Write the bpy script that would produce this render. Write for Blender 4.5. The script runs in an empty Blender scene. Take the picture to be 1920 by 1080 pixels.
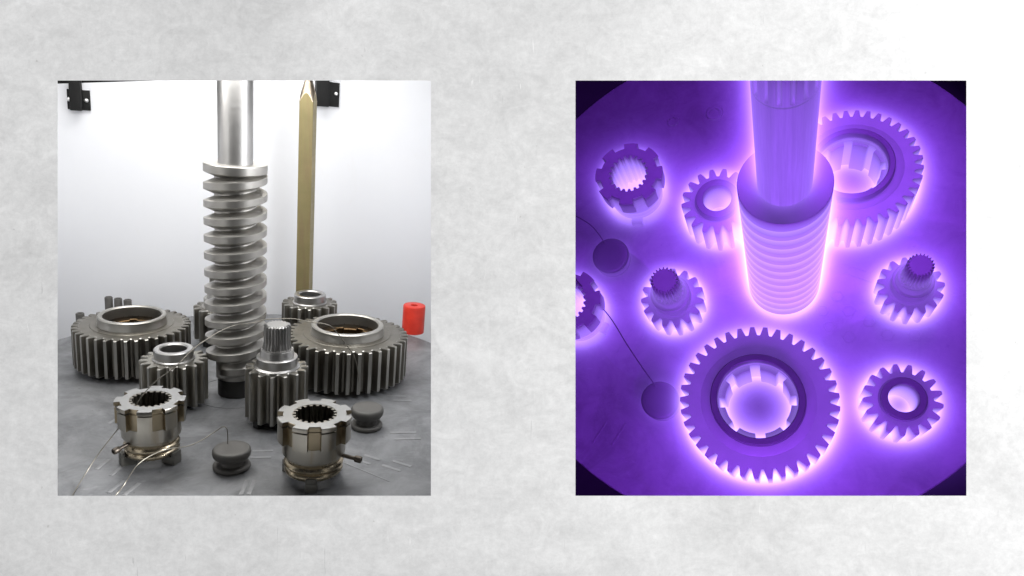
import bpy, bmesh, math, random
from mathutils import Matrix, Vector
random.seed(7)
PI = math.pi
S = bpy.context.scene
C = S.collection

# ------------------------------------------------------------------ camera, world, lamps, exposure
cam_d = bpy.data.cameras.new('camera')
cam = bpy.data.objects.new('camera', cam_d); C.objects.link(cam)
cam_d.sensor_width = 36.0
cam_d.lens = 36.0 * 1400.0 / 1920.0
cam_d.clip_start = 0.05; cam_d.clip_end = 60
cam.location = (0, 0, 0); cam.rotation_euler = (PI / 2, 0, 0)
S.camera = cam

W = bpy.data.worlds.new('World'); S.world = W; W.use_nodes = True
bg = W.node_tree.nodes['Background']
bg.inputs[0].default_value = (0.95, 0.97, 1.0, 1); bg.inputs[1].default_value = 0.04

S.view_settings.view_transform = 'Standard'
S.view_settings.look = 'None'
S.view_settings.exposure = 0.0
S.view_settings.gamma = 1.0
S.view_settings.use_curve_mapping = False
S.cycles.use_denoising = True
S.cycles.max_bounces = 6
S.cycles.diffuse_bounces = 3
S.cycles.glossy_bounces = 3
S.cycles.volume_bounces = 0
S.cycles.volume_step_rate = 1.0
S.cycles.sample_clamp_indirect = 4.0

# frames of the two set-ups: origin and axes of each plate (x right, y away, z up from the plate)
def frame(o, x, y, z):
    m = Matrix((x, y, z)).transposed().to_4x4(); m.translation = Vector(o); return m
LF = frame((-0.7425, 2.0107, -0.2801), (0.9413, 0.3375, 0.0), (-0.3245, 0.9049, 0.2756), (0.0930, -0.2595, 0.9613))
RF = frame((1.0585, 2.9000, -0.0104), (0.9411, -0.3382, 0.0037), (0.1005, 0.2901, 0.9517), (-0.3229, -0.8953, 0.3069))
WALL_Y = 1.4

def area_lamp(name, pos, target, sx, sy, watts, col):
    l = bpy.data.lights.new(name, 'AREA'); l.shape = 'RECTANGLE'; l.size = sx; l.size_y = sy
    l.energy = watts; l.color = col
    o = bpy.data.objects.new(name, l); C.objects.link(o)
    o.location = pos
    o.rotation_euler = (Vector(target) - Vector(pos)).to_track_quat('-Z', 'Y').to_euler()
    return o
# grazing lamps that wash the plaster wall
area_lamp('wall_washer', (6.2, -0.25, 1.2), (0.3, 1.4, 0.0), 1.2, 1.0, 1380, (1.0, 1.0, 1.0))
area_lamp('wall_washer', (-6.2, -0.25, 0.6), (-0.3, 1.4, 0.0), 1.2, 1.0, 350, (1.0, 1.0, 1.0))
# overhead lamp behind the left opening, then three added fill lamps
area_lamp('overhead_and_fill_lamp', LF @ Vector((-0.05, 0.23, 1.42)), LF @ Vector((-0.05, 0.05, 0.0)), 1.0, 0.40, 12, (1.0, 0.985, 0.95))
area_lamp('overhead_and_fill_lamp', (-0.62, 1.53, 0.60), (-0.62, 2.75, 0.12), 1.1, 0.16, 6.8, (1.0, 0.99, 0.97))  # added strip behind the wall, evens the front light on the board
area_lamp('overhead_and_fill_lamp', LF @ Vector((-0.15, 0.60, 1.25)), LF @ Vector((-0.05, -0.55, 0.45)), 1.1, 0.35, 12, (1.0, 0.99, 0.97))  # added, lights the back of the wall so its bounce fills the fronts
area_lamp('overhead_and_fill_lamp', LF @ Vector((0.48, -0.30, 0.80)), LF @ Vector((0.1, 0.5, 0.20)), 0.20, 0.8, 4.5, (0.95, 0.97, 1.0))  # added upright strip, fills the metal from the right side
# violet discharge light inside the furnace
VIO = (0.30, 0.05, 1.0)
area_lamp('discharge_light', (0.80, 1.68, 1.15), RF @ Vector((-0.15, 0.25, 0.0)), 1.2, 0.4, 50, VIO)
area_lamp('discharge_light', (0.60, 1.68, -1.0), RF @ Vector((-0.15, 0.0, 0.0)), 1.0, 0.4, 50, VIO)

# ------------------------------------------------------------------ materials
def new_mat(name):
    m = bpy.data.materials.new(name); m.use_nodes = True
    nt = m.node_tree; b = nt.nodes['Principled BSDF']
    return m, nt, b
def N(nt, t, **kw):
    n = nt.nodes.new(t)
    for k, v in kw.items():
        if hasattr(n, k): setattr(n, k, v)
        else: n.inputs[k].default_value = v
    return n
def ramp(nt, src, stops):
    r = nt.nodes.new('ShaderNodeValToRGB'); e = r.color_ramp.elements
    while len(e) < len(stops): e.new(0.5)
    for el, (p, c) in zip(e, stops):
        el.position = p; el.color = (c, c, c, 1) if isinstance(c, (int, float)) else (*c, 1)
    nt.links.new(src, r.inputs[0]); return r.outputs[0]
def noise(nt, scale, detail=4, rough=0.55, dist=0.0, vec=None, stretch=None):
    n = N(nt, 'ShaderNodeTexNoise'); n.inputs['Scale'].default_value = scale
    n.inputs['Detail'].default_value = detail; n.inputs['Roughness'].default_value = rough
    n.inputs['Distortion'].default_value = dist
    tc = nt.nodes.new('ShaderNodeTexCoord'); src = tc.outputs['Object']
    if stretch:
        mp = nt.nodes.new('ShaderNodeMapping'); mp.inputs['Scale'].default_value = stretch[0]
        mp.inputs['Rotation'].default_value = stretch[1] if len(stretch) > 1 else (0, 0, 0)
        nt.links.new(src, mp.inputs[0]); src = mp.outputs[0]
    nt.links.new(src, n.inputs['Vector']); return n.outputs[0]
def mixc(nt, fac, a, b, mode='MIX'):
    m = nt.nodes.new('ShaderNodeMix'); m.data_type = 'RGBA'; m.blend_type = mode
    for sock, v in ((m.inputs[0], fac), (m.inputs[6], a), (m.inputs[7], b)):
        if isinstance(v, (int, float)): sock.default_value = v
        elif isinstance(v, tuple): sock.default_value = (*v, 1)
        else: nt.links.new(v, sock)
    return m.outputs[2]
def bump(nt, b, h, strength, dist=0.002):
    n = nt.nodes.new('ShaderNodeBump'); n.inputs['Strength'].default_value = strength
    n.inputs['Distance'].default_value = dist
    nt.links.new(h, n.inputs['Height']); nt.links.new(n.outputs[0], b.inputs['Normal'])

def steel(name, c0, c1, r0, r1, metal=1.0, stain=None, stain_at=(0.55, 0.75), turned=True):
    """machined steel: fine turning lines round the axis, blotchy oil film, uneven gloss"""
    m, nt, b = new_mat(name)
    n1 = noise(nt, 16, 3, 0.5)
    col = ramp(nt, n1, [(0.15, c0), (0.85, c1)])
    if stain:
        n2 = noise(nt, 18, 4, 0.55, 0.2, stretch=((3.0, 3.0, 0.35),))
        col = mixc(nt, ramp(nt, n2, [(stain_at[0], 0.0), (stain_at[1], 0.55)]), col, stain)
    nt.links.new(col, b.inputs['Base Color'])
    b.inputs['Metallic'].default_value = metal
    n3 = noise(nt, 30, 3, 0.5, stretch=((0.5, 0.5, 3.0),))
    nt.links.new(ramp(nt, n3, [(0.15, r0), (0.85, r1)]), b.inputs['Roughness'])
    n4 = noise(nt, 60, 3, 0.6, stretch=((0.6, 0.6, 14.0),) if turned else ((1, 1, 1),))
    if not turned: bump(nt, b, n4, 0.05, 0.0005)
    return m
M = {}
M['bright'] = steel('bright_turned_steel', (0.36, 0.353, 0.345), (0.45, 0.443, 0.433), 0.32, 0.40)
M['thread'] = steel('milled_thread_steel', (0.37, 0.358, 0.335), (0.47, 0.455, 0.43), 0.38, 0.48)
M['gear'] = steel('oiled_gear_steel', (0.15, 0.14, 0.12), (0.24, 0.226, 0.198), 0.30, 0.5, stain=(0.10, 0.085, 0.06))
M['gear_pale'] = steel('ground_gear_steel', (0.20, 0.19, 0.165), (0.32, 0.305, 0.27), 0.26, 0.45, stain=(0.15, 0.12, 0.08))
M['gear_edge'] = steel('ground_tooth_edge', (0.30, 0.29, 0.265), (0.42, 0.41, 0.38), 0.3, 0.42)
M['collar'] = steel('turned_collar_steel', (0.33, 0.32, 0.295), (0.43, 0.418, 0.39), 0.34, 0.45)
M['bore'] = steel('oil_browned_steel', (0.07, 0.045, 0.025), (0.16, 0.10, 0.05), 0.3, 0.5)
M['sleeve'] = steel('straw_tinted_steel', (0.37, 0.352, 0.315), (0.45, 0.432, 0.39), 0.27, 0.33, stain=(0.30, 0.23, 0.13), stain_at=(0.50, 0.75))
M['straw_gap'] = steel('straw_brown_gap_steel', (0.20, 0.165, 0.11), (0.31, 0.265, 0.19), 0.26, 0.36)
M['faced'] = steel('faced_grey_steel', (0.27, 0.27, 0.265), (0.37, 0.37, 0.365), 0.3, 0.4)
M['bronze'] = steel('bronzed_ring_steel', (0.34, 0.285, 0.20), (0.47, 0.41, 0.31), 0.2, 0.35)
M['black'] = steel('blackened_steel', (0.012, 0.012, 0.012), (0.03, 0.029, 0.027), 0.45, 0.65, metal=0.3)
M['puck'] = steel('matt_grey_iron', (0.07, 0.068, 0.064), (0.115, 0.11, 0.104), 0.5, 0.7, metal=0.35, turned=False)
M['bolt'] = steel('dark_socket_bolt_steel', (0.07, 0.06, 0.05), (0.14, 0.12, 0.10), 0.35, 0.5, metal=0.8)
M['foot'] = steel('mill_scale_block_steel', (0.09, 0.088, 0.08), (0.17, 0.165, 0.15), 0.4, 0.6, metal=0.6)
M['zinc'] = steel('yellow_passivated_zinc', (0.215, 0.185, 0.085), (0.305, 0.25, 0.125), 0.36, 0.5, metal=0.6, stain=(0.24, 0.17, 0.10), stain_at=(0.5, 0.7))
M['brass_tip'] = steel('bare_turned_tip', (0.55, 0.45, 0.33), (0.68, 0.58, 0.46), 0.28, 0.4)
M['wire'] = steel('sheathed_wire_steel', (0.17, 0.16, 0.135), (0.25, 0.235, 0.205), 0.4, 0.55)
M['rail'] = steel('black_painted_rail', (0.006, 0.006, 0.006), (0.012, 0.012, 0.012), 0.5, 0.65, metal=0.0)
M['rail'].node_tree.nodes['Principled BSDF'].inputs['Specular IOR Level'].default_value = 0.2
M['screw'] = steel('zinc_screw', (0.6, 0.6, 0.6), (0.8, 0.8, 0.8), 0.25, 0.4)
M['furnace'] = steel('furnace_part_steel', (0.13, 0.13, 0.13), (0.17, 0.17, 0.17), 0.5, 0.65, metal=0.2)
M['furnace_dark'] = steel('furnace_oxidised_steel', (0.022, 0.022, 0.022), (0.032, 0.032, 0.032), 0.5, 0.65, metal=0.2)

M['furnace_collar'] = steel('furnace_collar_steel', (0.055, 0.055, 0.055), (0.075, 0.075, 0.075), 0.5, 0.65, metal=0.2)
m, nt, b = new_mat('furnace_drawn_steel'); M['furnace_shaft'] = m
nt.links.new(ramp(nt, noise(nt, 40, 5, 0.7, stretch=((1.6, 1.6, 0.04),)), [(0.3, 0.085), (0.5, 0.14), (0.7, 0.22)]), b.inputs['Base Color'])
b.inputs['Roughness'].default_value = 0.5; b.inputs['Metallic'].default_value = 0.2
m, nt, b = new_mat('red_plastic'); M['red'] = m
nt.links.new(ramp(nt, noise(nt, 30), [(0.3, (0.42, 0.018, 0.008)), (0.7, (0.56, 0.03, 0.013))]), b.inputs['Base Color'])
nt.links.new(ramp(nt, noise(nt, 60, 5, 0.7), [(0.3, 0.3), (0.7, 0.55)]), b.inputs['Roughness'])

m, nt, b = new_mat('white_board_paint'); M['board'] = m
c = ramp(nt, noise(nt, 1.6, 5, 0.6), [(0.3, (0.66, 0.67, 0.705)), (0.75, (0.71, 0.718, 0.745))])
sm = ramp(nt, noise(nt, 5, 6, 0.7, 1.2, stretch=((1, 1, 0.4),)), [(0.62, 0.0), (0.8, 0.35)])
nt.links.new(mixc(nt, sm, c, (0.62, 0.60, 0.57)), b.inputs['Base Color'])
b.inputs['Roughness'].default_value = 0.45
bump(nt, b, noise(nt, 260, 3, 0.6), 0.06, 0.001)

def plate_mat(name, a0, a1, rub, metal):
    m, nt, b = new_mat(name)
    c = ramp(nt, noise(nt, 7, 9, 0.72, 0.8), [(0.38, a0), (0.62, a1)])
    blot = ramp(nt, noise(nt, 3.5, 7, 0.7, 1.0), [(0.52, 0.0), (0.68, 0.5)])
    c = mixc(nt, blot, c, tuple(0.62 * v for v in a0))
    scuff = ramp(nt, noise(nt, 16, 6, 0.7, 1.5, stretch=((1.0, 5.0, 1), (0, 0, 0.5))), [(0.58, 0.0), (0.72, 0.55)])
    c = mixc(nt, scuff, c, rub)
    spots = ramp(nt, noise(nt, 36, 4, 0.6), [(0.66, 0.0), (0.74, 0.6)])
    c = mixc(nt, spots, c, tuple(0.6 * v for v in a0))
    nt.links.new(c, b.inputs['Base Color'])
    b.inputs['Metallic'].default_value = metal
    nt.links.new(ramp(nt, noise(nt, 12, 6, 0.7, 0.6), [(0.3, 0.36), (0.7, 0.58)]), b.inputs['Roughness'])
    bump(nt, b, noise(nt, 50, 6, 0.65), 0.12, 0.002)
    return m
M['plate'] = plate_mat('worn_steel_plate', (0.115, 0.118, 0.125), (0.20, 0.204, 0.212), (0.27, 0.27, 0.28), 0.35)
M['slot'] = plate_mat('rubbed_slot_steel', (0.17, 0.173, 0.18), (0.24, 0.243, 0.25), (0.29, 0.29, 0.30), 0.3)
M['furnace_plate'] = plate_mat('furnace_hearth_steel', (0.11, 0.11, 0.11), (0.14, 0.14, 0.14), (0.16, 0.16, 0.16), 0.15)
m, nt, b = new_mat('furnace_lining'); M['lining'] = m
nt.links.new(ramp(nt, noise(nt, 6), [(0.3, 0.012), (0.7, 0.02)]), b.inputs['Base Color']); b.inputs['Roughness'].default_value = 0.8

# mottled plaster of the wall
m, nt, b = new_mat('trowelled_plaster'); M['plaster'] = m
big = noise(nt, 1.5, 7, 0.62, 0.9, stretch=((1.0, 1.0, 1.6), (0, 0.5, 0)))
c = ramp(nt, big, [(0.28, (0.62, 0.62, 0.62)), (0.5, (0.72, 0.72, 0.72)), (0.72, (0.80, 0.80, 0.80))])
pat = ramp(nt, noise(nt, 4.2, 10, 0.74, 1.8, stretch=((1.0, 1.0, 1.3), (0, -0.6, 0))), [(0.58, 0.0), (0.72, 0.5)])
c = mixc(nt, pat, c, (0.84, 0.84, 0.84))
drk = ramp(nt, noise(nt, 3.1, 10, 0.72, 1.2, stretch=((1.0, 1.0, 1.4), (0, 0.7, 0))), [(0.56, 0.0), (0.76, 0.5)])
c = mixc(nt, drk, c, (0.52, 0.52, 0.52))
strk = ramp(nt, noise(nt, 15, 9, 0.78, 0.8, stretch=((1.0, 1.0, 1.5), (0, 0.55, 0))), [(0.3, 0.88), (0.7, 1.09)])
c = mixc(nt, 1.0, c, strk, 'MULTIPLY')
fine = ramp(nt, noise(nt, 70, 8, 0.78), [(0.3, 0.88), (0.7, 1.08)])
c = mixc(nt, 1.0, c, fine, 'MULTIPLY')
spk = ramp(nt, noise(nt, 95, 2, 0.5), [(0.73, 0.0), (0.78, 0.5)])
c = mixc(nt, spk, c, (0.42, 0.41, 0.40))
# curved trowel scratches
wv = nt.nodes.new('ShaderNodeTexWave'); wv.wave_type = 'RINGS'; wv.inputs['Scale'].default_value = 2.1
wv.inputs['Distortion'].default_value = 7.0; wv.inputs['Detail'].default_value = 3; wv.inputs['Detail Scale'].default_value = 1.2
tc = nt.nodes.new('ShaderNodeTexCoord'); mp = nt.nodes.new('ShaderNodeMapping'); mp.inputs['Location'].default_value = (0.7, 0, 0.3)
nt.links.new(tc.outputs['Object'], mp.inputs[0]); nt.links.new(mp.outputs[0], wv.inputs['Vector'])
scr = ramp(nt, wv.outputs['Fac'], [(0.975, 0.0), (0.997, 1.0)])
msk = ramp(nt, noise(nt, 3.3, 4, 0.6), [(0.58, 0.0), (0.66, 0.35)])
sc = mixc(nt, 1.0, scr, msk, 'MULTIPLY')
c = mixc(nt, sc, c, (0.90, 0.90, 0.90))
for k_, (rot, colr, lo) in enumerate([((0, 0.9, 0), (0.88, 0.88, 0.88), .735), ((0, -0.35, 0), (0.45, 0.45, 0.45), .735), ((0, 1.25, 0), (0.88, 0.88, 0.88), .74)]):
    s_ = ramp(nt, noise(nt, 17 + 5 * k_, 3, 0.5, 0.9, stretch=((7.0, 1.0, 0.55), rot)), [(lo, 0.0), (lo + .03, 0.6)])
    c = mixc(nt, s_, c, colr)
nt.links.new(c, b.inputs['Base Color']); b.inputs['Roughness'].default_value = 0.85
b.inputs['Specular IOR Level'].default_value = 0.25
hh = mixc(nt, 0.5, noise(nt, 26, 9, 0.7, 0.6), noise(nt, 5, 6, 0.6, 1.0))
bump(nt, b, hh, 0.10, 0.004)

# ------------------------------------------------------------------ mesh helpers
def obj(name, verts, faces, mat, parent=None, smooth=35, mw=None):
    me = bpy.data.meshes.new(name); me.from_pydata(verts, [], faces); me.validate()
    bm = bmesh.new(); bm.from_mesh(me); bmesh.ops.recalc_face_normals(bm, faces=bm.faces); bm.to_mesh(me); bm.free()
    if smooth:
        me.polygons.foreach_set('use_smooth', [True] * len(me.polygons))
        me.set_sharp_from_angle(angle=math.radians(smooth))
    me.materials.append(M[mat] if isinstance(mat, str) else mat)
    o = bpy.data.objects.new(name, me); C.objects.link(o)
    if parent: o.parent = parent
    if mw is not None: o.matrix_world = mw
    return o
def tag(o, label=None, cat=None, group=None, kind=None):
    if label: o['label'] = label
    if cat: o['category'] = cat
    if group: o['group'] = group
    if kind: o['kind'] = kind
    return o
def thing(name, F, loc, label, cat, group=None, rz=0.0):
    o = bpy.data.objects.new(name, None); C.objects.link(o); o.empty_display_size = 0.05
    o.matrix_world = F @ Matrix.Translation(loc) @ Matrix.Rotation(rz, 4, 'Z')
    return tag(o, label, cat, group)

def circ(n): return [2 * PI * i / n for i in range(n)]
def loops(sections, angs, mode='tube', cx=0, cy=0):
    """sections: (radius or list of radii, z). mode tube: last joins first; solid: both ends capped to the axis"""
    n = len(angs); v = []; f = []
    for r, z in sections:
        for i, a in enumerate(angs):
            rr = r[i] if isinstance(r, (list, tuple)) else r
            v.append((cx + rr * math.cos(a), cy + rr * math.sin(a), z))
    k = len(sections)
    for s in range(k if mode == 'tube' else k - 1):
        t = (s + 1) % k
        for i in range(n):
            j = (i + 1) % n
            f.append((s * n + i, s * n + j, t * n + j, t * n + i))
    if mode == 'solid':
        for s in (0, k - 1):
            v.append((cx, cy, sections[s][1])); q = len(v) - 1
            for i in range(n): f.append((s * n + i, s * n + (i + 1) % n, q))
    return v, f
def pattern(n, pts, phase=0.0):
    """n repeats of (fraction of pitch, radius) points -> angles, radii"""
    A, R = [], []
    for k in range(n):
        for fr, r in pts:
            A.append(2 * PI * (k + fr) / n + phase); R.append(r)
    return A, R
def sub(R, d): return [r - d for r in R]
def box(sx, sy, z0, z1, bev=0.0, M4=None):
    bm = bmesh.new(); bmesh.ops.create_cube(bm, size=1.0)
    for v in bm.verts: v.co = Vector((v.co.x * sx, v.co.y * sy, z0 + (v.co.z + 0.5) * (z1 - z0)))
    if bev: bmesh.ops.bevel(bm, geom=list(bm.edges), offset=bev, segments=2, affect='EDGES', profile=0.6)
    if M4 is not None: bm.transform(M4)
    v = [tuple(x.co) for x in bm.verts]; bm.verts.index_update()
    f = [tuple(x.index for x in p.verts) for p in bm.faces]; bm.free(); return v, f
def tube(pts, r, n=8, sub_=6):
    P = [Vector(p) for p in pts]; path = []
    for i in range(len(P) - 1):
        p0, p1, p2, p3 = P[max(i - 1, 0)], P[i], P[i + 1], P[min(i + 2, len(P) - 1)]
        for k in range(sub_):
            t = k / sub_
            path.append(0.5 * ((2 * p1) + (p2 - p0) * t + (2 * p0 - 5 * p1 + 4 * p2 - p3) * t * t + (3 * p1 - p0 - 3 * p2 + p3) * t ** 3))
    path.append(P[-1]); v = []; f = []
    up = Vector((0.31, 0.47, 0.83)).normalized()
    for i, p in enumerate(path):
        d = (path[min(i + 1, len(path) - 1)] - path[max(i - 1, 0)]).normalized()
        a = d.cross(up).normalized(); bb = d.cross(a)
        for k in range(n):
            t = 2 * PI * k / n; v.append(tuple(p + r * (math.cos(t) * a + math.sin(t) * bb)))
    for i in range(len(path) - 1):
        for k in range(n):
            q = (k + 1) % n; f.append((i * n + k, i * n + q, (i + 1) * n + q, (i + 1) * n + k))
    f.append(tuple(range(n))); f.append(tuple((len(path) - 1) * n + k for k in range(n)))
    return v, f

# ------------------------------------------------------------------ the setting: plaster wall with two openings
def px(u): return (u - 960) / 1000.0
def pz(v): return (540 - v) / 1000.0
xs = [-2.6, px(108), px(808), px(1079), px(1812), 2.6]
zs = [-1.6, pz(929.5), pz(151), 1.6]
v, f = [], []
def grid(y, g):
    base = len(v)
    for k in range(4):
        for i in range(6):
            x, z = xs[i], zs[k]
            if 0 < i < 5: x += g * (-1 if i in (1, 3) else 1)
            if 0 < k < 3: z += g * (-1 if k == 1 else 1)
            v.append((x, y, z))
    return base
b0 = grid(0.0, 0.0); b1 = grid(0.004, 0.0036); b2 = grid(0.035, 0.034)
for base in (b0, b2):
    for k in range(3):
        for i in range(5):
            if k == 1 and i in (1, 3): continue
            f.append((base + k * 6 + i, base + k * 6 + i + 1, base + (k + 1) * 6 + i + 1, base + (k + 1) * 6 + i))
def ringf(A, B, q):
    for i in range(len(q)):
        j = (i + 1) % len(q); f.append((A + q[i], A + q[j], B + q[j], B + q[i]))
for i in (1, 3):
    q = [6 + i, 6 + i + 1, 12 + i + 1, 12 + i]; ringf(b0, b1, q); ringf(b1, b2, q)
ringf(b0, b2, [0, 1, 2, 3, 4, 5, 11, 17, 23, 22, 21, 20, 19, 18, 12, 6])
wall = obj('wall', v, f, 'plaster', smooth=0); wall.location = (0, WALL_Y, 0)
tag(wall, 'mottled white and grey trowelled plaster wall with two square openings', 'wall', kind='structure')

# furnace shell behind the right opening: five dark sides, open to the wall
x0, x1, y0, y1, z0, z1 = 0.012, 2.4, WALL_Y + 0.037, 4.3, -1.6, 1.7
v = [(x, y, z) for x in (x0, x1) for y in (y0, y1) for z in (z0, z1)]
f = [(0, 1, 3, 2), (4, 5, 7, 6), (0, 2, 6, 4), (1, 3, 7, 5), (2, 3, 7, 6)]
ch = obj('furnace_shell', v, f, 'lining', smooth=0)
sol = ch.modifiers.new('s', 'SOLIDIFY'); sol.thickness = 0.02; sol.offset = 1.0
tag(ch, 'dark inside of the furnace around the violet hearth', 'furnace', kind='structure')

# ------------------------------------------------------------------ builders of the machine parts
TEETH = [(0.0, 0), (0.10, 0), (0.14, .08), (0.24, .5), (0.31, .85), (0.345, 1), (0.655, 1), (0.69, .85), (0.76, .5), (0.86, .08), (0.90, 0)]
SLIM = [(0.0, 0), (0.10, 0), (0.15, .08), (0.24, .5), (0.32, .85), (0.39, 1), (0.61, 1), (0.68, .85), (0.76, .5), (0.85, .08), (0.90, 0)]
def tooth_ring(n, R, depth, phase):
    return pattern(n, [(fr, R - depth * (1 - t)) for fr, t in (SLIM if n < 25 else TEETH)], phase)
def toothed(name, n, R, depth, z0, z1, rin, mat, parent, phase=0.0, ch=0.0022):
    A, rr = tooth_ring(n, R, depth, phase)
    secs = [(sub(rr, ch), z0), (rr, z0 + ch), (rr, z1 - ch), (sub(rr, ch), z1)]
    if rin: secs += [(rin, z1), (rin, z0)]
    v, f = loops(secs, A, 'tube' if rin else 'solid')
    o = obj(name, v, f, mat, parent, smooth=40)
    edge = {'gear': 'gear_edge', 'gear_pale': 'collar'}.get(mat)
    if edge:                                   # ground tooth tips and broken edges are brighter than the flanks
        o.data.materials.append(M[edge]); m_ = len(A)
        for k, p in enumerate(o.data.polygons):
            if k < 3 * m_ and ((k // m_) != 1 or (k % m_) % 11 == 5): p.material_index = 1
    return o
def ring_part(name, prof, mat, parent, n=96, mode='tube', smooth=35):
    v, f = loops(prof, circ(n), mode); return obj(name, v, f, mat, parent, smooth=smooth)
def feet(parent, spots, z1, w, mat='black', name='support_block'):
    for (x, y, a) in spots:
        v, f = box(w, w, 0.0006, z1, 0.001, Matrix.Translation((x, y, 0)) @ Matrix.Rotation(a, 4, 'Z')); obj(name, v, f, mat, parent, smooth=30)

def big_gear(F, loc, R, Rh, zlift, H, Hh, label, group, mats, rz=0.0, n=37):
    t = thing('spur_gear', F, loc, label, 'gear', group, rz)
    mg, mc, mb, mf = mats
    Rb = 0.85 * Rh
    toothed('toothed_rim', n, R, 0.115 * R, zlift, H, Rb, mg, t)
    # raised land round the collar, then the collar
    ring_part('collar_land', [(Rb + .001, H - .004), (1.22 * Rh, H - .004), (1.22 * Rh, H + .0008), (1.21 * Rh, H + .0016), (Rb + .001, H + .0016)], mg, t)
    ring_part('hub_collar', [(Rb, H - .003), (Rh * 1.015, H - .003), (Rh * 1.015, H + .006), (Rh, H + .009), (Rh, Hh - .003), (Rh - .003, Hh), (Rb + .003, Hh), (Rb, Hh - .003)], mc, t)
    s0, s1 = 0.71 * Rh, 0.83 * Rh
    A, rr = pattern(8, [(0.0, s0), (0.2, s0), (0.4, s0), (0.62, s0), (0.635, s1), (0.75, s1), (0.865, s1), (0.98, s1 * .999)], 0.2)
    zt = H - 0.1 * (H - zlift)
    outer = Rb + .0015
    secs = [(outer, zlift + .004), (outer, zt), ([min(r + .002, outer - .001) for r in rr], zt), (rr, zt - .002), (rr, zlift + .004)]
    v, f = loops(secs, A, 'tube'); obj('bore_spline', v, f, mb, t, smooth=35)
    feet(t, [(0.78 * R * math.cos(a), 0.78 * R * math.sin(a), a) for a in (-2.3, -0.9, 0.6, 2.2)], zlift + .002, 0.026, mf)
    return t
def small_gear(F, loc, R, Rh, zlift, H, Hh, label, group, mats, rz=0.0, n=17):
    t = thing('pinion_gear', F, loc, label, 'gear', group, rz)
    mg, mc, mb, mf = mats
    Rb = 0.68 * Rh
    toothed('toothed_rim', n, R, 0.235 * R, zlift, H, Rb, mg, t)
    ring_part('hub_collar', [(Rb - .0006, zlift + .004), (Rb - .0006, Hh - .003), (Rb + .0025, Hh), (Rh - .0025, Hh), (Rh, Hh - .0025), (Rh, H + .004), (Rh * 1.08, H + .0015), (Rh * 1.08, H - .002), (Rb + .004, H - .002), (Rb + .004, zlift + .004)], mc, t)
    feet(t, [(0.55 * R * math.cos(a), 0.55 * R * math.sin(a), a) for a in (-2.2, -0.8, 1.6)], zlift + .002, 0.02, mf)
    return t
def spline_pinion(F, loc, R, zlift, H, Rc, Hc, Rs, Hs, label, group, mats, rz=0.0, n=15, nt_=22):
    t = thing('splined_pinion', F, loc, label, 'gear', group, rz)
    mg, mc, mf = mats
    toothed('toothed_rim', n, R, 0.22 * R, zlift, H, None, mg, t)
    zc = H + 0.6 * (Hc - H)
    ring_part('shoulder', [(Rc * 1.12, H - .003), (Rc * 1.12, H + .001), (Rc, H + .004), (Rc, zc - .002), (Rc - .002, zc), (Rc * .84, zc), (Rc * .82, zc + .002), (Rc * .80, Hc - .002), (Rc * .78, Hc)], mc, t, mode='solid')
    g = 0.16 * Rs
    def sp(r): return pattern(nt_, [(0.0, r - g), (0.16, r - g), (0.42, r), (0.58, r), (0.84, r - g)])
    A, rr = sp(Rs); L = Hs - Hc
    _, r2 = sp(Rs * 1.10)
    flat = [Rs * 1.11] * len(A)
    v, f = loops([(flat, Hc - .004), (flat, Hc + .04 * L), (r2, Hc + .05 * L), (rr, Hc + .28 * L), (rr, Hs - .003), (sub(rr, .003), Hs)], A, 'solid')
    obj('splined_shaft', v, f, mc, t, smooth=0)
    ring_part('support_stub', [(R * .62, 0.0006), (R * .62, zlift + .001)], mf, t, n=48, mode='solid')
    feet(t, [(0.74 * R * math.cos(a), 0.74 * R * math.sin(a), a) for a in (-2.6, -0.5, 1.2)], zlift + .001, 0.018, mf)
    return t
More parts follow.
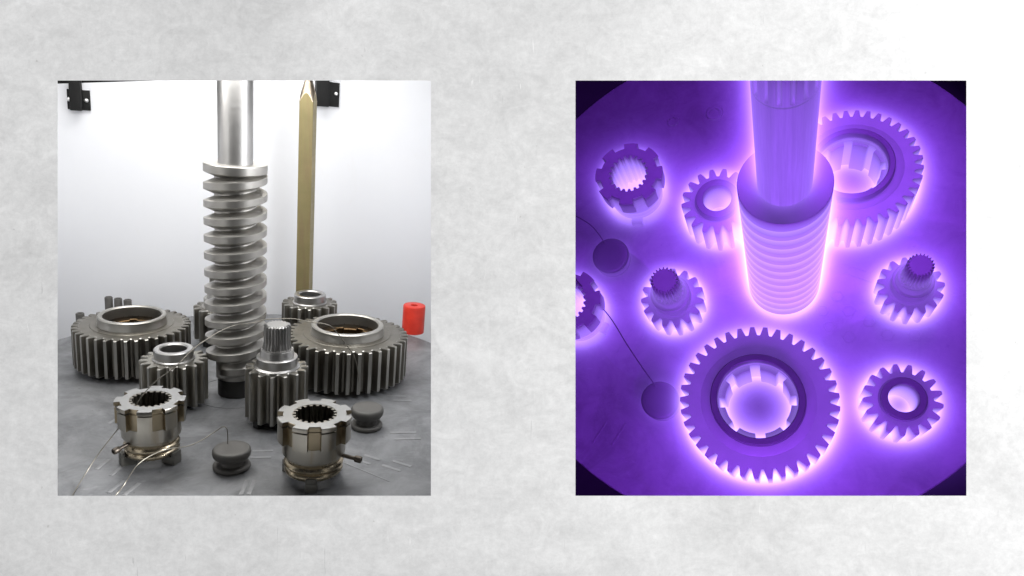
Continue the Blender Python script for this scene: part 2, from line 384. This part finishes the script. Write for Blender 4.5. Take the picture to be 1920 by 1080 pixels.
def coupling(F, loc, R, lift, H, label, group, mats, rz=0.0, bolts=(), footw=0.026, nbore=20, foot_at=(-0.9, 1.2, 3.3), rest=0.94):
    t = thing('toothed_coupling', F, loc, label, 'coupling', group, rz)
    ms, mbz, mb, mbolt, mfoot = mats
    hh = H - lift
    g = 0.845 * R
    def lug(r): return pattern(8, [(0.0, g), (0.12, g), (0.25, g), (0.44, g), (0.455, r), (0.6, r), (0.72, r), (0.85, r), (0.985, r)])
    A, rr = lug(R); _, rs = lug(R * .985); gl = [g * .97] * len(A)
    zl = H - .40 * hh
    Rb = 0.6 * R
    b_ = [.845 * R] * len(A)
    secs = [(Rb, lift + .30 * hh), ([.76 * R] * len(A), lift + .30 * hh), ([.76 * R] * len(A), lift + .345 * hh), ([.83 * R] * len(A), lift + .35 * hh), (b_, lift + .36 * hh), (b_, zl - .005 * hh), (gl, zl), (rs, zl), (rs, H - .10 * hh),
            (gl, H - .10 * hh), (gl, H - .07 * hh), (rr, H - .07 * hh), (rr, H - .012 * hh), (sub(rr, .012 * R), H), (Rb, H)]
    v, f = loops(secs, A, 'tube'); o = obj('lugged_body', v, f, ms, t, smooth=30)
    if ms == 'sleeve':                         # unground gaps between the lugs are straw brown, the faced top is brighter
        o.data.materials.append(M['straw_gap']); o.data.materials.append(M['faced']); m_ = len(A)
        for k_, p_ in enumerate(o.data.polygons):
            b__, i_ = k_ // m_, k_ % m_
            if (6 <= b__ <= 12 and (i_ % 9) in (0, 1, 2, 3, 8)): p_.material_index = 1
            if b__ == 13: p_.material_index = 2
    q = lift; k = hh
    prof = [(Rb, q + .002), (.71 * R, q), (.76 * R, q + .02 * k), (.79 * R, q + .055 * k), (.77 * R, q + .095 * k), (.725 * R, q + .115 * k), (.77 * R, q + .135 * k), (.805 * R, q + .175 * k), (.78 * R, q + .21 * k),
            (.73 * R, q + .23 * k), (.73 * R, q + .25 * k), (.755 * R, q + .265 * k), (.755 * R, q + .302 * k), (Rb, q + .302 * k)]
    ring_part('grooved_ring', prof, mbz, t, smooth=50)
    s0, s1 = .505 * R, .585 * R
    A, rr = pattern(nbore, [(0.0, s1), (0.2, s1), (0.38, s1), (0.52, s0), (0.7, s0), (0.86, s0)])
    secs = [(Rb + .001, lift + .01), (Rb + .001, H - .0006), (rr, H - .0006), (rr, lift + .01)]
    v, f = loops(secs, A, 'tube'); obj('bore_spline', v, f, mb, t, smooth=30)
    for a in foot_at:
        mt = Matrix.Rotation(a, 4, 'Z') @ Matrix.Translation((.70 * R, 0, 0))
        v, f = box(footw * 1.3, footw, 0.0006, lift + .0015, 0.0012, mt); o = obj('foot_block', v, f, mfoot, t, smooth=30)
        v, f = box(footw * .3, footw * .96, lift + .001, lift + .012, 0.001, Matrix.Rotation(a, 4, 'Z') @ Matrix.Translation((.70 * R + footw * .48, 0, 0))); obj('lip', v, f, mfoot, o, smooth=30)
    for (a, z, ln, tilt) in bolts:
        mt = Matrix.Rotation(a, 4, 'Z') @ Matrix.Translation((.82 * R, 0, z)) @ Matrix.Rotation(PI / 2 + tilt, 4, 'Y')
        r = .055 * R
        v, f = loops([(r, -.15 * R), (r, ln)], circ(20), 'solid'); v = [tuple(mt @ Vector(p)) for p in v]
        o = obj('clamp_bolt', v, f, mbolt, t)
        hx = .5 * r
        v, f = loops([(r * 1.55, ln - .002), (r * 1.75, ln), (r * 1.75, ln + 2.6 * r), (r * 1.5, ln + 3 * r), (r * .95, ln + 3 * r), (r * .95, ln + 1.2 * r)], circ(24), 'solid'); v = [tuple(mt @ Vector(p)) for p in v]
        obj('socket_head', v, f, mbolt, o)
    return t
def puck(F, loc, R, H, label, group, mat, neck=True):
    t = thing('flanged_standoff', F, loc, label, 'standoff', group)
    d = .42 * H
    e = .16 * d
    pr = [(.55 * R, H - d), (.90 * R, H - d), (.97 * R, H - .8 * d), (R, H - .5 * d), (.985 * R, H - .25 * d), (.93 * R, H - .06 * d), (.86 * R, H), (.55 * R, H - .004 * d), (.2 * R, H - .03 * d)]
    ring_part('top_disc', pr, mat, t, 72, 'solid', 50)
    ring_part('neck', [(.66 * R, .2 * H), (.62 * R, .3 * H), (.62 * R, H - d + .001)], mat, t, 48, 'solid', 50)
    ring_part('base_flange', [(.93 * R, .0006), (.97 * R, .05 * H), (.97 * R, .15 * H), (.92 * R, .21 * H), (.80 * R, .23 * H), (.4 * R, .23 * H)], mat, t, 72, 'solid', 50)
    return t
def worm(F, loc, R, zb, zt, Rs, ztop, Rstub, turns, label, mats, rz=0.0, root=0.68, slots=False, rend=1.0):
    t = thing('worm_shaft', F, loc, label, 'worm shaft', None, rz)
    mt_, msh, mst = mats
    r0 = root * R; NS = 80
    P = (zt - zb) / (turns + .72)   # threads run from zb to just under the end flange
    prof = [(0.0, r0), (.05, r0 + .01 * R), (.30, R * .985), (.315, R), (.685, R), (.70, R * .985), (.95, r0 + .01 * R), (1.0, r0)]
    v, f = [], []
    steps = int(turns * NS)
    for i in range(steps + 1):
        th = 2 * PI * i / NS; zz = zb + P * i / NS
        fade = min(1.0, i / (NS * .35)) * 1.0
        fe = min(1.0, (steps - i) / (NS * .14) + .0)
        k = max(0.02, fade ** .6)
        sh = 1 - (1 - rend) * max(0.0, 1 - i / (2.2 * NS))
        for (pz_, pr) in prof:
            r = r0 + (pr - r0) * k * (sh if pr > r0 * 1.1 else 1)
            v.append((r * math.cos(th), r * math.sin(th), min(zz + P * pz_, zt - .0015)))
    m_ = len(prof)
    for i in range(steps):
        for j in range(m_ - 1):
            f.append((i * m_ + j, (i + 1) * m_ + j, (i + 1) * m_ + j + 1, i * m_ + j + 1))
    obj('helical_thread', v, f, mt_, t, smooth=20)
    ring_part('core', [(r0 * 1.0005, zb - .002), (r0 * 1.0005, zt - .005)], mt_, t, 72, 'solid')
    ring_part('end_flange', [(r0, zt - .72 * P), (R * .985, zt - .475 * P), (R, zt - .46 * P), (R, zt - .002), (R * .985, zt), (Rs * .9, zt)], mt_, t, 96, 'solid', 18)
    n = 96
    if slots:
        zs_ = slots
        A, rr = pattern(16, [(0.0, Rs), (.2, Rs), (.27, Rs), (.33, Rs * .93), (.5, Rs * .89), (.67, Rs * .93), (.73, Rs), (.86, Rs)])
        fl = [Rs] * len(A)
        v, f = loops([(fl, zt - .01), (fl, zs_ - .012), (sub(fl, .003), zs_ - .0105), (sub(fl, .003), zs_ - .0075), (fl, zs_ - .006), (fl, zs_), ([.3 * Rs + .7 * r for r in rr], zs_ + .008), (rr, zs_ + .03), (rr, ztop)], A, 'solid')
        obj('shaft', v, f, msh, t, smooth=30)
    else:
        ring_part('shaft', [(Rs * 1.015, zt - .01), (Rs * 1.015, zt + .002), (Rs, zt + .004), (Rs, ztop)], msh, t, n, 'solid')
    if mst: ring_part('base_stub', [(Rstub, 0.0006), (Rstub, zb + .012)], mst, t, 64, 'solid')
    return t

# ================================================================== LEFT: parts laid out on the steel plate
# steel plate: a disc cut straight where it meets the wall
R0, cx, cy = 0.7036, 0.0129, -0.0154
pts = []
for i in range(240):
    a = 2 * PI * i / 240; pts.append((cx + R0 * math.cos(a), cy + R0 * math.sin(a)))
def clip(poly, fn):
    out = []
    for i in range(len(poly)):
        p, q = poly[i], poly[(i + 1) % len(poly)]; a, bb = fn(p), fn(q)
        if a >= 0: out.append(p)
        if (a >= 0) != (bb >= 0):
            t = a / (a - bb); out.append((p[0] + t * (q[0] - p[0]), p[1] + t * (q[1] - p[1])))
    return out
def plate_obj(name, poly, F, mat, th):
    n = len(poly); c = (sum(p[0] for p in poly) / n, sum(p[1] for p in poly) / n)
    def ins(p, d):
        v = Vector((c[0] - p[0], c[1] - p[1])); v.normalize(); return (p[0] + v.x * d, p[1] + v.y * d)
    v = [(p[0], p[1], -th) for p in poly] + [(p[0], p[1], -.004) for p in poly] + [(*ins(p, .004), 0.0) for p in poly]
    f = [tuple(range(n))[::-1], tuple(range(2 * n, 3 * n))]
    for k in range(2):
        for i in range(n):
            j = (i + 1) % n; f.append((k * n + i, k * n + j, (k + 1) * n + j, (k + 1) * n + i))
    return obj(name, v, f, mat, smooth=0, mw=F)
def wy(F, p, z=0): return (F @ Vector((p[0], p[1], z)))
poly = clip(pts, lambda p: wy(LF, p).y - (WALL_Y + .04))
plate = plate_obj('steel_plate', poly, LF, 'plate', .03)
tag(plate, 'round worn grey steel plate carrying the machined parts before the white board', 'plate', kind='structure')
# rubbed slot edges on the plate (pairs of raised streaks)
marks = [(-.245, -.150, .040, 1.05), (-.215, -.160, .040, 1.05), (-.275, -.140, .035, 1.05), (-.265, -.355, .045, 1.15), (-.232, -.385, .050, 1.15), (-.225, -.455, .05, 1.1), (-.195, -.470, .05, 1.1),
         (.060, -.345, .045, -.12), (.055, -.375, .045, -.12), (.395, -.30, .065, -.12), (.400, -.335, .065, -.12), (.275, -.430, .045, -.75), (.300, -.415, .045, -.75), (.335, -.470, .05, -.75), (.362, -.455, .05, -.75),
         (.42, -.08, .05, -.15), (.43, -.11, .05, -.15), (.02, -.50, .06, 1.35), (.035, -.502, .06, 1.35), (.235, -.43, .26, -.85)]
for (x, y, ln, a) in marks:
    wd = .003 if ln > .2 else .009
    v, f = box(ln, wd, .0003, .0009, .0003, Matrix.Translation((x, y, 0)) @ Matrix.Rotation(a, 4, 'Z'))
    obj('slot_edge', v, f, 'slot', plate, smooth=30)
for (x, y, r) in [(0.0, 0.0, .105), (.11, -.40, .028), (.05, -.455, .02), (-.03, -.47, .018)]:
    v, f = loops([(r, .0003), (r, .0011), (r - .003, .0011), (r - .003, .0003)], circ(56)); obj('scribed_ring', v, f, 'plate', plate)

# white board behind
v = []; f = []
def bt(x): return .732 + .125 * (x + .546) if x < 0.05 else .732 + .125 * .596 + .12 * (x - .05)
bx = [-1.3, -.9, -.546, -.245, 0.05, .5, .8, .92]
for yy in (0.85, 0.872):
    for x in bx: v += [(x, yy, -.5), (x, yy, bt(x))]
n = len(bx) * 2
for k in range(len(bx) - 1):
    a = 2 * k
    f += [(a, a + 2, a + 3, a + 1), (n + a, n + a + 1, n + a + 3, n + a + 2), (a + 1, a + 3, n + a + 3, n + a + 1), (a, n + a, n + a + 2, a + 2)]
f += [(0, 1, n + 1, n), (n - 2, 2 * n - 2, 2 * n - 1, n - 1)]
brd = obj('white_board', v, f, 'board', smooth=0, mw=LF)
for (p0, p1) in [((-.95, .848), (-.76, .02)), ((.90, .848), (.56, -.33))]:  # added out-of-view white panels, brighten the reflections in the metal parts
    d_ = Vector((p1[0] - p0[0], p1[1] - p0[1], 0)); n_ = Vector((-d_.y, d_.x, 0)).normalized() * .008
    q_ = [(p0[0] - n_.x, p0[1] - n_.y), (p1[0] - n_.x, p1[1] - n_.y), (p1[0] + n_.x, p1[1] + n_.y), (p0[0] + n_.x, p0[1] + n_.y)]
    v = [(x, y, -.3) for x, y in q_] + [(x, y, .80) for x, y in q_]
    obj('bounce_panel', v, [(0, 1, 2, 3), (4, 5, 6, 7), (0, 1, 5, 4), (1, 2, 6, 5), (2, 3, 7, 6), (3, 0, 4, 7)], 'board', brd, smooth=0)
tag(brd, 'large smooth white board standing behind the steel plate', 'board')
# black rail above the board
v, f = box(2.1, .04, .70, .93, .003, Matrix.Translation((-.25, .90, 0)))
tag(obj('black_rail', v, f, 'rail', mw=LF), 'black rail running behind the top edge of the white board', 'rail')
def bracket(x, zc, w, h, post_x, post_w, bolts, label):
    t = thing('board_bracket', LF, (x, .849, zc), label, 'bracket', 'black brackets on the white board')
    v, f = box(w, .008, -h / 2, h / 2, .0012, Matrix.Translation((0, -.004, 0))); obj('flange', v, f, 'rail', t, smooth=30)
    v, f = box(post_w, .034, -h / 2 - .0008, .30, .003, Matrix.Translation((post_x, -.0255, 0))); obj('post', v, f, 'rail', t, smooth=30)
    for (bx_, bz) in bolts:
        mt = Matrix.Translation((bx_, -.008, bz)) @ Matrix.Rotation(PI / 2, 4, 'X')
        v, f = loops([(.0068, 0), (.0068, .003), (.005, .0055), (.002, .0062)], circ(20), 'solid'); v = [tuple(mt @ Vector(p)) for p in v]
        obj('screw', v, f, 'screw', t)
bracket(-.487, .687, .066, .064, -.004, .033, [(.022, 0.0), (-.028, 0.0)], 'black bracket with screw on the white board, left of the tall worm shaft')
bracket(.300, .772, .085, .085, -.018, .044, [(.030, .004)], 'black bracket with screw on the white board behind the pointed square bar')

LG = ('gear', 'collar', 'bore', 'black')
worm(LF, (0, 0, 0), .0758, .052, .613, .0415, 1.15, .046, 12, 'tall bright steel worm shaft with helical thread standing on a black stub', ('thread', 'bright', 'black'), rz=3.67, root=.66, rend=.9)
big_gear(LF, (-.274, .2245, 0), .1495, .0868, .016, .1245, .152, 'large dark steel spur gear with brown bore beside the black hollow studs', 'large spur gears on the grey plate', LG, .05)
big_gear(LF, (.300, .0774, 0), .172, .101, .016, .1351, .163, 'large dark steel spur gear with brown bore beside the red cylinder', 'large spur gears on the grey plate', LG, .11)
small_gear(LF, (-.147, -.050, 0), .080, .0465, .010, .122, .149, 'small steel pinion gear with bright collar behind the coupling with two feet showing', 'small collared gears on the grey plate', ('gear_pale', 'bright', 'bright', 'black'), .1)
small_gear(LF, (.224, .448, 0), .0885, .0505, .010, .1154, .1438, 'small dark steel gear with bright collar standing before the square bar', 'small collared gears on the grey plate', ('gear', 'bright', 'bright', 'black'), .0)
spline_pinion(LF, (.096, -.188, 0), .0745, .018, .1461, .0485, .192, .0315, .2546, 'steel pinion with bright splined shaft end standing between worm and large gear', 'splined pinions on the grey plate', ('gear_pale', 'bright', 'black'), .12)
spline_pinion(LF, (-.046, .404, 0), .082, .018, .118, .052, .165, .035, .232, 'dark splined pinion mostly hidden behind the tall worm shaft', 'splined pinions on the grey plate', ('gear', 'collar', 'black'), .3)
LC = ('sleeve', 'bronze', 'gear_pale', 'bolt', 'foot')
coupling(LF, (-.170, -.340, 0), .0707, .018, .1408, 'straw coloured toothed coupling on foot blocks with bolt, crossed by a wire', 'toothed couplings on the grey plate', LC, .15, bolts=[(3.75, .056, .022, 0.12)], foot_at=(-.75, 1.0, 3.35), footw=.024)
coupling(LF, (.1625, -.478, 0), .0785, .018, .1500, 'straw coloured toothed coupling with long side bolt beside the dark standoffs', 'toothed couplings on the grey plate', LC, .52, bolts=[(-1.0, .062, .030, 0.10)], foot_at=(-2.25, .1, 2.0), footw=.024)
puck(LF, (-.0055, -.410, 0), .0405, .047, 'dark grey flanged standoff with a thin wire entering its top', 'flanged standoffs on the grey plate', 'puck')
puck(LF, (.311, -.2544, 0), .0405, .054, 'dark grey flanged standoff with no wire before the large gear', 'flanged standoffs on the grey plate', 'puck')

# red cylinder with a hole
t = thing('red_cylinder', LF, (.577, .459, 0), 'red plastic cylinder with a hole in its top by the plate edge', 'cylinder')
ring_part('body', [(.0385, .0006), (.0385, .094), (.037, .0975), (.034, .0985), (.0135, .0985), (.012, .097), (.012, .05)], 'red', t, 72, 'solid', 40)
ring_part('bore_plug', [(.0119, .04), (.0119, .08)], 'black', t, 40, 'solid')
# square bar
t = thing('square_bar', LF, (.2165, .600, 0), 'tall olive gold square bar with pointed turned tip', 'bar', None, -.36)
ap = .0228
A = circ(144)
def sqr(a): return min(ap / math.cos(((a + PI / 4) % (PI / 2)) - PI / 4), ap * 1.36)
sql = [sqr(a) for a in A]
zc0, zc1, rt = .752, .8185, .0118
def cone(z): return ap * 1.37 - (z - zc0) * (ap * 1.37 - rt) / (zc1 - zc0)
zz = [zc0 + i * (zc1 - zc0) / 44 for i in range(45)]
zm = zc0 + (ap * .37) / ((ap * 1.37 - rt) / (zc1 - zc0))
secs = [(sql, 0.0006), (sql, zc0 - .001)] + [([min(h, cone(z)) for h in sql], z) for z in zz if z < zm]
v, f = loops(secs, A, 'solid'); o = obj('shank', v, f, 'zinc', t, smooth=20)
o.data.materials.append(M['brass_tip'])
for p in o.data.polygons:                      # the turned cone cuts scallops into the four flats
    c_ = p.center
    if c_.z > zc0 and math.hypot(c_.x, c_.y) > cone(c_.z) - .0009: p.material_index = 1
secs = [(min(cone(z), 1) + .0001, z) for z in zz if z >= zm - .002] + [(rt * .8, zc1 + .002)]
v, f = loops(secs, A, 'solid'); obj('pointed_tip', v, f, 'brass_tip', t, smooth=25)
# hollow black studs
for i, (x, y, h, lab) in enumerate([(-.3899, .5986, .09, 'black hollow stud behind the large gear, farthest from the worm'), (-.3605, .5828, .09, 'black hollow stud behind the large gear, middle of three'),
                                    (-.3313, .5669, .09, 'black hollow stud behind the large gear, closest to the worm'), (-.4413, .4306, .09, 'black hollow stud alone at the plate edge')]):
    t = thing('hollow_stud', LF, (x, y, 0), lab, 'stud', 'black hollow studs')
    ring_part('base', [(.0155, .0006), (.0155, .006), (.0125, .008)], 'black', t, 32, 'solid')
    ring_part('sleeve', [(.0118, .006), (.0118, h - .002), (.0105, h), (.0075, h), (.0065, h - .002), (.0065, .006)], 'puck', t, 40)
# wires
wa = [(-.318, -.535, .003), (-.3011, -.49, .003), (-.2941, -.44, .0056), (-.2668, -.4, .0441), (-.2327, -.37, .0853), (-.2054, -.34, .1152), (-.1865, -.33, .1450), (-.1606, -.31, .1691), (-.1221, -.29, .1944),
      (-.0911, -.26, .2196), (-.067, -.24, .2331), (-.0297, -.21, .2482), (.0004, -.19, .2541), (.0203, -.17, .25), (.0476, -.155, .2489), (.0751, -.150, .2546), (.1358, -.15, .2547), (.1739, -.15, .2458),
      (.2176, -.15, .2383), (.2376, -.15, .2221), (.2636, -.15, .1868), (.2847, -.15, .1564), (.2952, -.155, .1279), (.3023, -.155, .0779), (.3076, -.125, .0391)]
v, f = tube(wa, .00105); tag(obj('thermocouple_wire', v, f, 'wire', mw=LF), 'thin steel wire arching over the parts to the large gear', 'wire', 'thin steel wires over the grey plate')
wb = [(-.2226, -.555, .029), (-.2132, -.54, .0302), (-.1999, -.52, .0422), (-.1805, -.5, .0682), (-.1575, -.48, .0774), (-.1265, -.46, .0798), (-.0914, -.43, .0683), (-.0654, -.41, .07), (-.0384, -.39, .0791),
      (-.0247, -.385, .086), (-.0167, -.387, .084), (-.0139, -.388, .0699), (-.0141, -.389, .0443)]
wb[0] = (-.232, -.552, .012)
v, f = tube(wb, .00105); tag(obj('thermocouple_wire', v, f, 'wire', mw=LF), 'thin steel wire bending down into the top of a dark standoff', 'wire', 'thin steel wires over the grey plate')

# ================================================================== RIGHT: the same kind of parts glowing in the furnace
R0, cx, cy = 1.034, -0.1531, 0.12
pts = [(cx + R0 * math.cos(2 * PI * i / 240), cy + R0 * math.sin(2 * PI * i / 240)) for i in range(240)]
poly = clip(pts, lambda p: wy(RF, p).x - .03)
hearth = plate_obj('furnace_hearth', poly, RF, 'furnace_plate', .03)
tag(hearth, 'round hearth plate bathed in violet light under the glowing gears', 'hearth', kind='structure')
for (x, y) in [(.188, -.022), (.227, -.080), (.159, -.141), (.2945, -.119), (.224, -.181), (.353, -.171), (.443, -.169), (.1345, -.079)]:
    v, f = loops([(.024, .0003), (.023, .0016), (.0185, .0016), (.0178, .0003)], circ(6)); o = obj('hexagon_rim', v, f, 'furnace_plate', hearth, smooth=0); o.location = (x, y, 0)
for (x, y, ln, a) in [(-.612, -.215, .12, 1.05), (-.561, -.236, .12, 1.05), (-.691, -.587, .10, 1.05), (-.616, -.593, .10, 1.05), (-.40, -.276, .07, -.4), (.247, .095, .10, -.4), (.264, .052, .10, -.4)]:
    v, f = box(ln, .007, .0003, .0015, .0006, Matrix.Translation((x, y, 0)) @ Matrix.Rotation(a, 4, 'Z')); obj('slot_edge', v, f, 'furnace_plate', hearth, smooth=30)
for (x, y, r) in [(-.456, .7835, .020), (-.280, .807, .028)]:
    v, f = loops([(r * 1.3, .0003), (r * 1.2, .004), (r * .75, .004), (r * .7, .0003)], circ(40)); o = obj('bored_boss', v, f, 'furnace_plate', hearth); o.location = (x, y, 0)

def glow(loc, R, H, Rb=-1.0, s1=14.0, l1=.015, s2=4.8, l2=.062, k=3.2, c1=(.43, .285, 1.0), c2=(.285, .08, 1.0), z0=.002, cut=False):
    """luminous gas of the discharge hugging a part: thins out with distance from its flanks"""
    m = bpy.data.materials.new('discharge_gas'); m.use_nodes = True; nt = m.node_tree
    for nd in list(nt.nodes):
        if nd.type == 'BSDF_PRINCIPLED': nt.nodes.remove(nd)
    out = nt.nodes['Material Output']
    tc = nt.nodes.new('ShaderNodeTexCoord'); sp = nt.nodes.new('ShaderNodeSeparateXYZ'); nt.links.new(tc.outputs['Object'], sp.inputs[0])
    def mth(op, a, bb=None):
        n = nt.nodes.new('ShaderNodeMath'); n.operation = op
        for s, val in ((0, a), (1, bb)):
            if val is None: continue
            if isinstance(val, (int, float)): n.inputs[s].default_value = val
            else: nt.links.new(val, n.inputs[s])
        return n.outputs[0]
    r = mth('SQRT', mth('ADD', mth('MULTIPLY', sp.outputs[0], sp.outputs[0]), mth('MULTIPLY', sp.outputs[1], sp.outputs[1])))
    d = mth('MAXIMUM', mth('SUBTRACT', r, R), 0.0)
    if Rb > 0: d = mth('MAXIMUM', d, mth('ADD', mth('MULTIPLY', mth('SUBTRACT', Rb, r), 0.6), mth('MULTIPLY', mth('LESS_THAN', r, Rb * 1.12), 0.009 if Rb > .08 else 0.0)))
    zf = mth('MULTIPLY', mth('MAXIMUM', mth('SUBTRACT', sp.outputs[2], H), 0.0), k)
    s = mth('ADD', d, zf)
    def term(S_, l, col):
        e = mth('MULTIPLY', mth('EXPONENT', mth('MULTIPLY', s, -1.0 / l)), S_)
        em = nt.nodes.new('ShaderNodeEmission'); em.inputs[0].default_value = (*col, 1); nt.links.new(e, em.inputs[1]); return em.outputs[0]
    ad = nt.nodes.new('ShaderNodeAddShader'); nt.links.new(term(s1, l1, c1), ad.inputs[0]); nt.links.new(term(s2, l2, c2), ad.inputs[1])
    nt.links.new(ad.outputs[0], out.inputs['Volume'])
    m.cycles.volume_step_rate = 0.35
    mg = 3.6 * l2
    v, f = loops([(R + mg, z0), (R + mg, H + mg / k)], circ(40), 'solid')
    o = obj('plasma_glow', v, f, m, None, smooth=0)
    o.matrix_world = RF @ Matrix.Translation(loc)
    if cut:                                    # the gas ends at the inside of the wall
        inv = o.matrix_world.inverted(); bm = bmesh.new(); bm.from_mesh(o.data)
        bmesh.ops.bisect_plane(bm, geom=bm.verts[:] + bm.edges[:] + bm.faces[:], plane_co=inv @ Vector((0, WALL_Y + .045, 0)), plane_no=inv.to_3x3() @ Vector((0, -1, 0)), clear_outer=True)
        bmesh.ops.holes_fill(bm, edges=bm.edges[:]); bmesh.ops.recalc_face_normals(bm, faces=bm.faces[:]); bm.to_mesh(o.data); bm.free()
    return tag(o, 'violet plasma glow hugging the hot parts on the furnace hearth', 'glow', 'plasma glow round the furnace parts', 'stuff')

RG = ('furnace', 'furnace_collar', 'furnace_collar', 'furnace_dark')
p = (-.0035, 0, 0)
worm(RF, p, .1248, .03, .970, .0715, 1.60, .08, 13, 'violet lit worm shaft with a wide end disc rising from the hearth', ('furnace', 'furnace_shaft', 'furnace_dark'), rz=.4, root=.74, slots=1.485)
glow(p, .120, .968, s1=13, s2=3.8)
glow((p[0], p[1], .962), .0715, .66, s1=7, l1=.011, s2=4.5, l2=.030, z0=.012, cut=True)
big_gear(RF, (-.0905, -.479, 0), .2600, .1545, .04, .270, .304, 'large violet lit spur gear lying flat below the worm on the hearth', 'large spur gears glowing in the furnace', RG, .03)
glow((-.0905, -.479, 0), .2600 * .99, .270, Rb=.109, s1=11.5, s2=3.9)
big_gear(RF, (.231, .393, 0), .2320, .140, .03, .250, .280, 'large violet lit spur gear partly hidden behind the furnace worm shaft', 'large spur gears glowing in the furnace', RG, .02)
glow((.231, .393, 0), .2320 * .99, .250, Rb=.098, s1=12, s2=4.2)
small_gear(RF, (-.2425, .300, 0), .1375, .0795, .02, .205, .232, 'small violet lit collared gear close behind the furnace worm shaft', 'small collared gears in the furnace', RG, .1)
glow((-.2425, .300, 0), .1355, .205, Rb=.053, s1=12, s2=4.2)
small_gear(RF, (.3635, -.443, 0), .1197, .069, .02, .205, .233, 'small violet lit collared gear beside the large flat gear on the hearth', 'small collared gears in the furnace', RG, .05)
glow((.3635, -.443, 0), .118, .205, Rb=.045, s1=12, s2=4.2)
spline_pinion(RF, (-.408, -.078, 0), .1193, .03, .160, .074, .255, .0505, .375, 'violet lit splined pinion beside the dark discs and worm in the furnace', 'splined pinions in the furnace', ('furnace', 'furnace', 'furnace_dark'), .1)
glow((-.408, -.078, 0), .116, .160); glow((-.408, -.078, .160), .060, .17, s1=3.5, s2=1.4, l2=.035)
spline_pinion(RF, (.413, -.033, 0), .1061, .03, .160, .066, .255, .041, .375, 'violet lit splined pinion standing above the small collared furnace gear', 'splined pinions in the furnace', ('furnace', 'furnace', 'furnace_dark'), .25)
glow((.413, -.033, 0), .103, .160); glow((.413, -.033, .160), .052, .17, s1=3.5, s2=1.4, l2=.035)
RC = ('furnace', 'furnace', 'furnace', 'furnace_dark', 'furnace')
coupling(RF, (-.5856, .411, 0), .1351, .035, .260, 'violet lit toothed coupling with one foot block showing, near the hearth rim', 'toothed couplings in the furnace', RC, .2, foot_at=(-1.75, .6, 2.4), footw=.045)
glow((-.5856, .411, 0), .125, .245, Rb=.072, s1=6, s2=2.8); glow((-.5856, .411, 0), .064, .248, s1=4, l1=.006, s2=1.5, l2=.012)
coupling(RF, (-.798, -.124, 0), .1351, .035, .260, 'violet lit toothed coupling cut by the opening edge, crossed by a wire', 'toothed couplings in the furnace', RC, .35, foot_at=(-.75, 1.6, 3.6), footw=.045)
glow((-.798, -.124, 0), .125, .245, Rb=.072, s1=6, s2=2.8); glow((-.798, -.124, 0), .064, .248, s1=4, l1=.006, s2=1.5, l2=.012)
puck(RF, (-.681, .135, 0), .0765, .075, 'dark violet disc standoff between the two couplings, with a wire end', 'dark disc standoffs in the furnace', 'furnace_dark')
glow((-.681, .135, 0), .073, .04, s1=2.5, s2=1.8, l2=.04)
puck(RF, (-.451, -.460, 0), .0728, .075, 'dark violet disc standoff touching the glow of the large flat gear', 'dark disc standoffs in the furnace', 'furnace_dark')
glow((-.451, -.460, 0), .069, .04, s1=2.0, s2=1.5, l2=.04)
v, f = tube([(-1.0, .40, .075), (-.9662, .3832, .075), (-.8428, .3151, .078), (-.7664, .2631, .085), (-.715, .200, .085), (-.708, .185, .070)], .0024)
tag(obj('thermocouple_wire', v, f, 'black', mw=RF), 'thin dark wire reaching the disc standoff between the furnace couplings', 'wire', 'thin dark wires in the furnace')
v, f = tube([(-.98, .21, .27), (-.892, .123, .272), (-.757, -.046, .268), (-.6508, -.1511, .17), (-.5787, -.2577, .13), (-.5171, -.3442, .10), (-.478, -.395, .085), (-.471, -.415, .070)], .0024)
tag(obj('thermocouple_wire', v, f, 'black', mw=RF), 'thin dark wire crossing the cut coupling to the disc standoff by the large gear', 'wire', 'thin dark wires in the furnace')
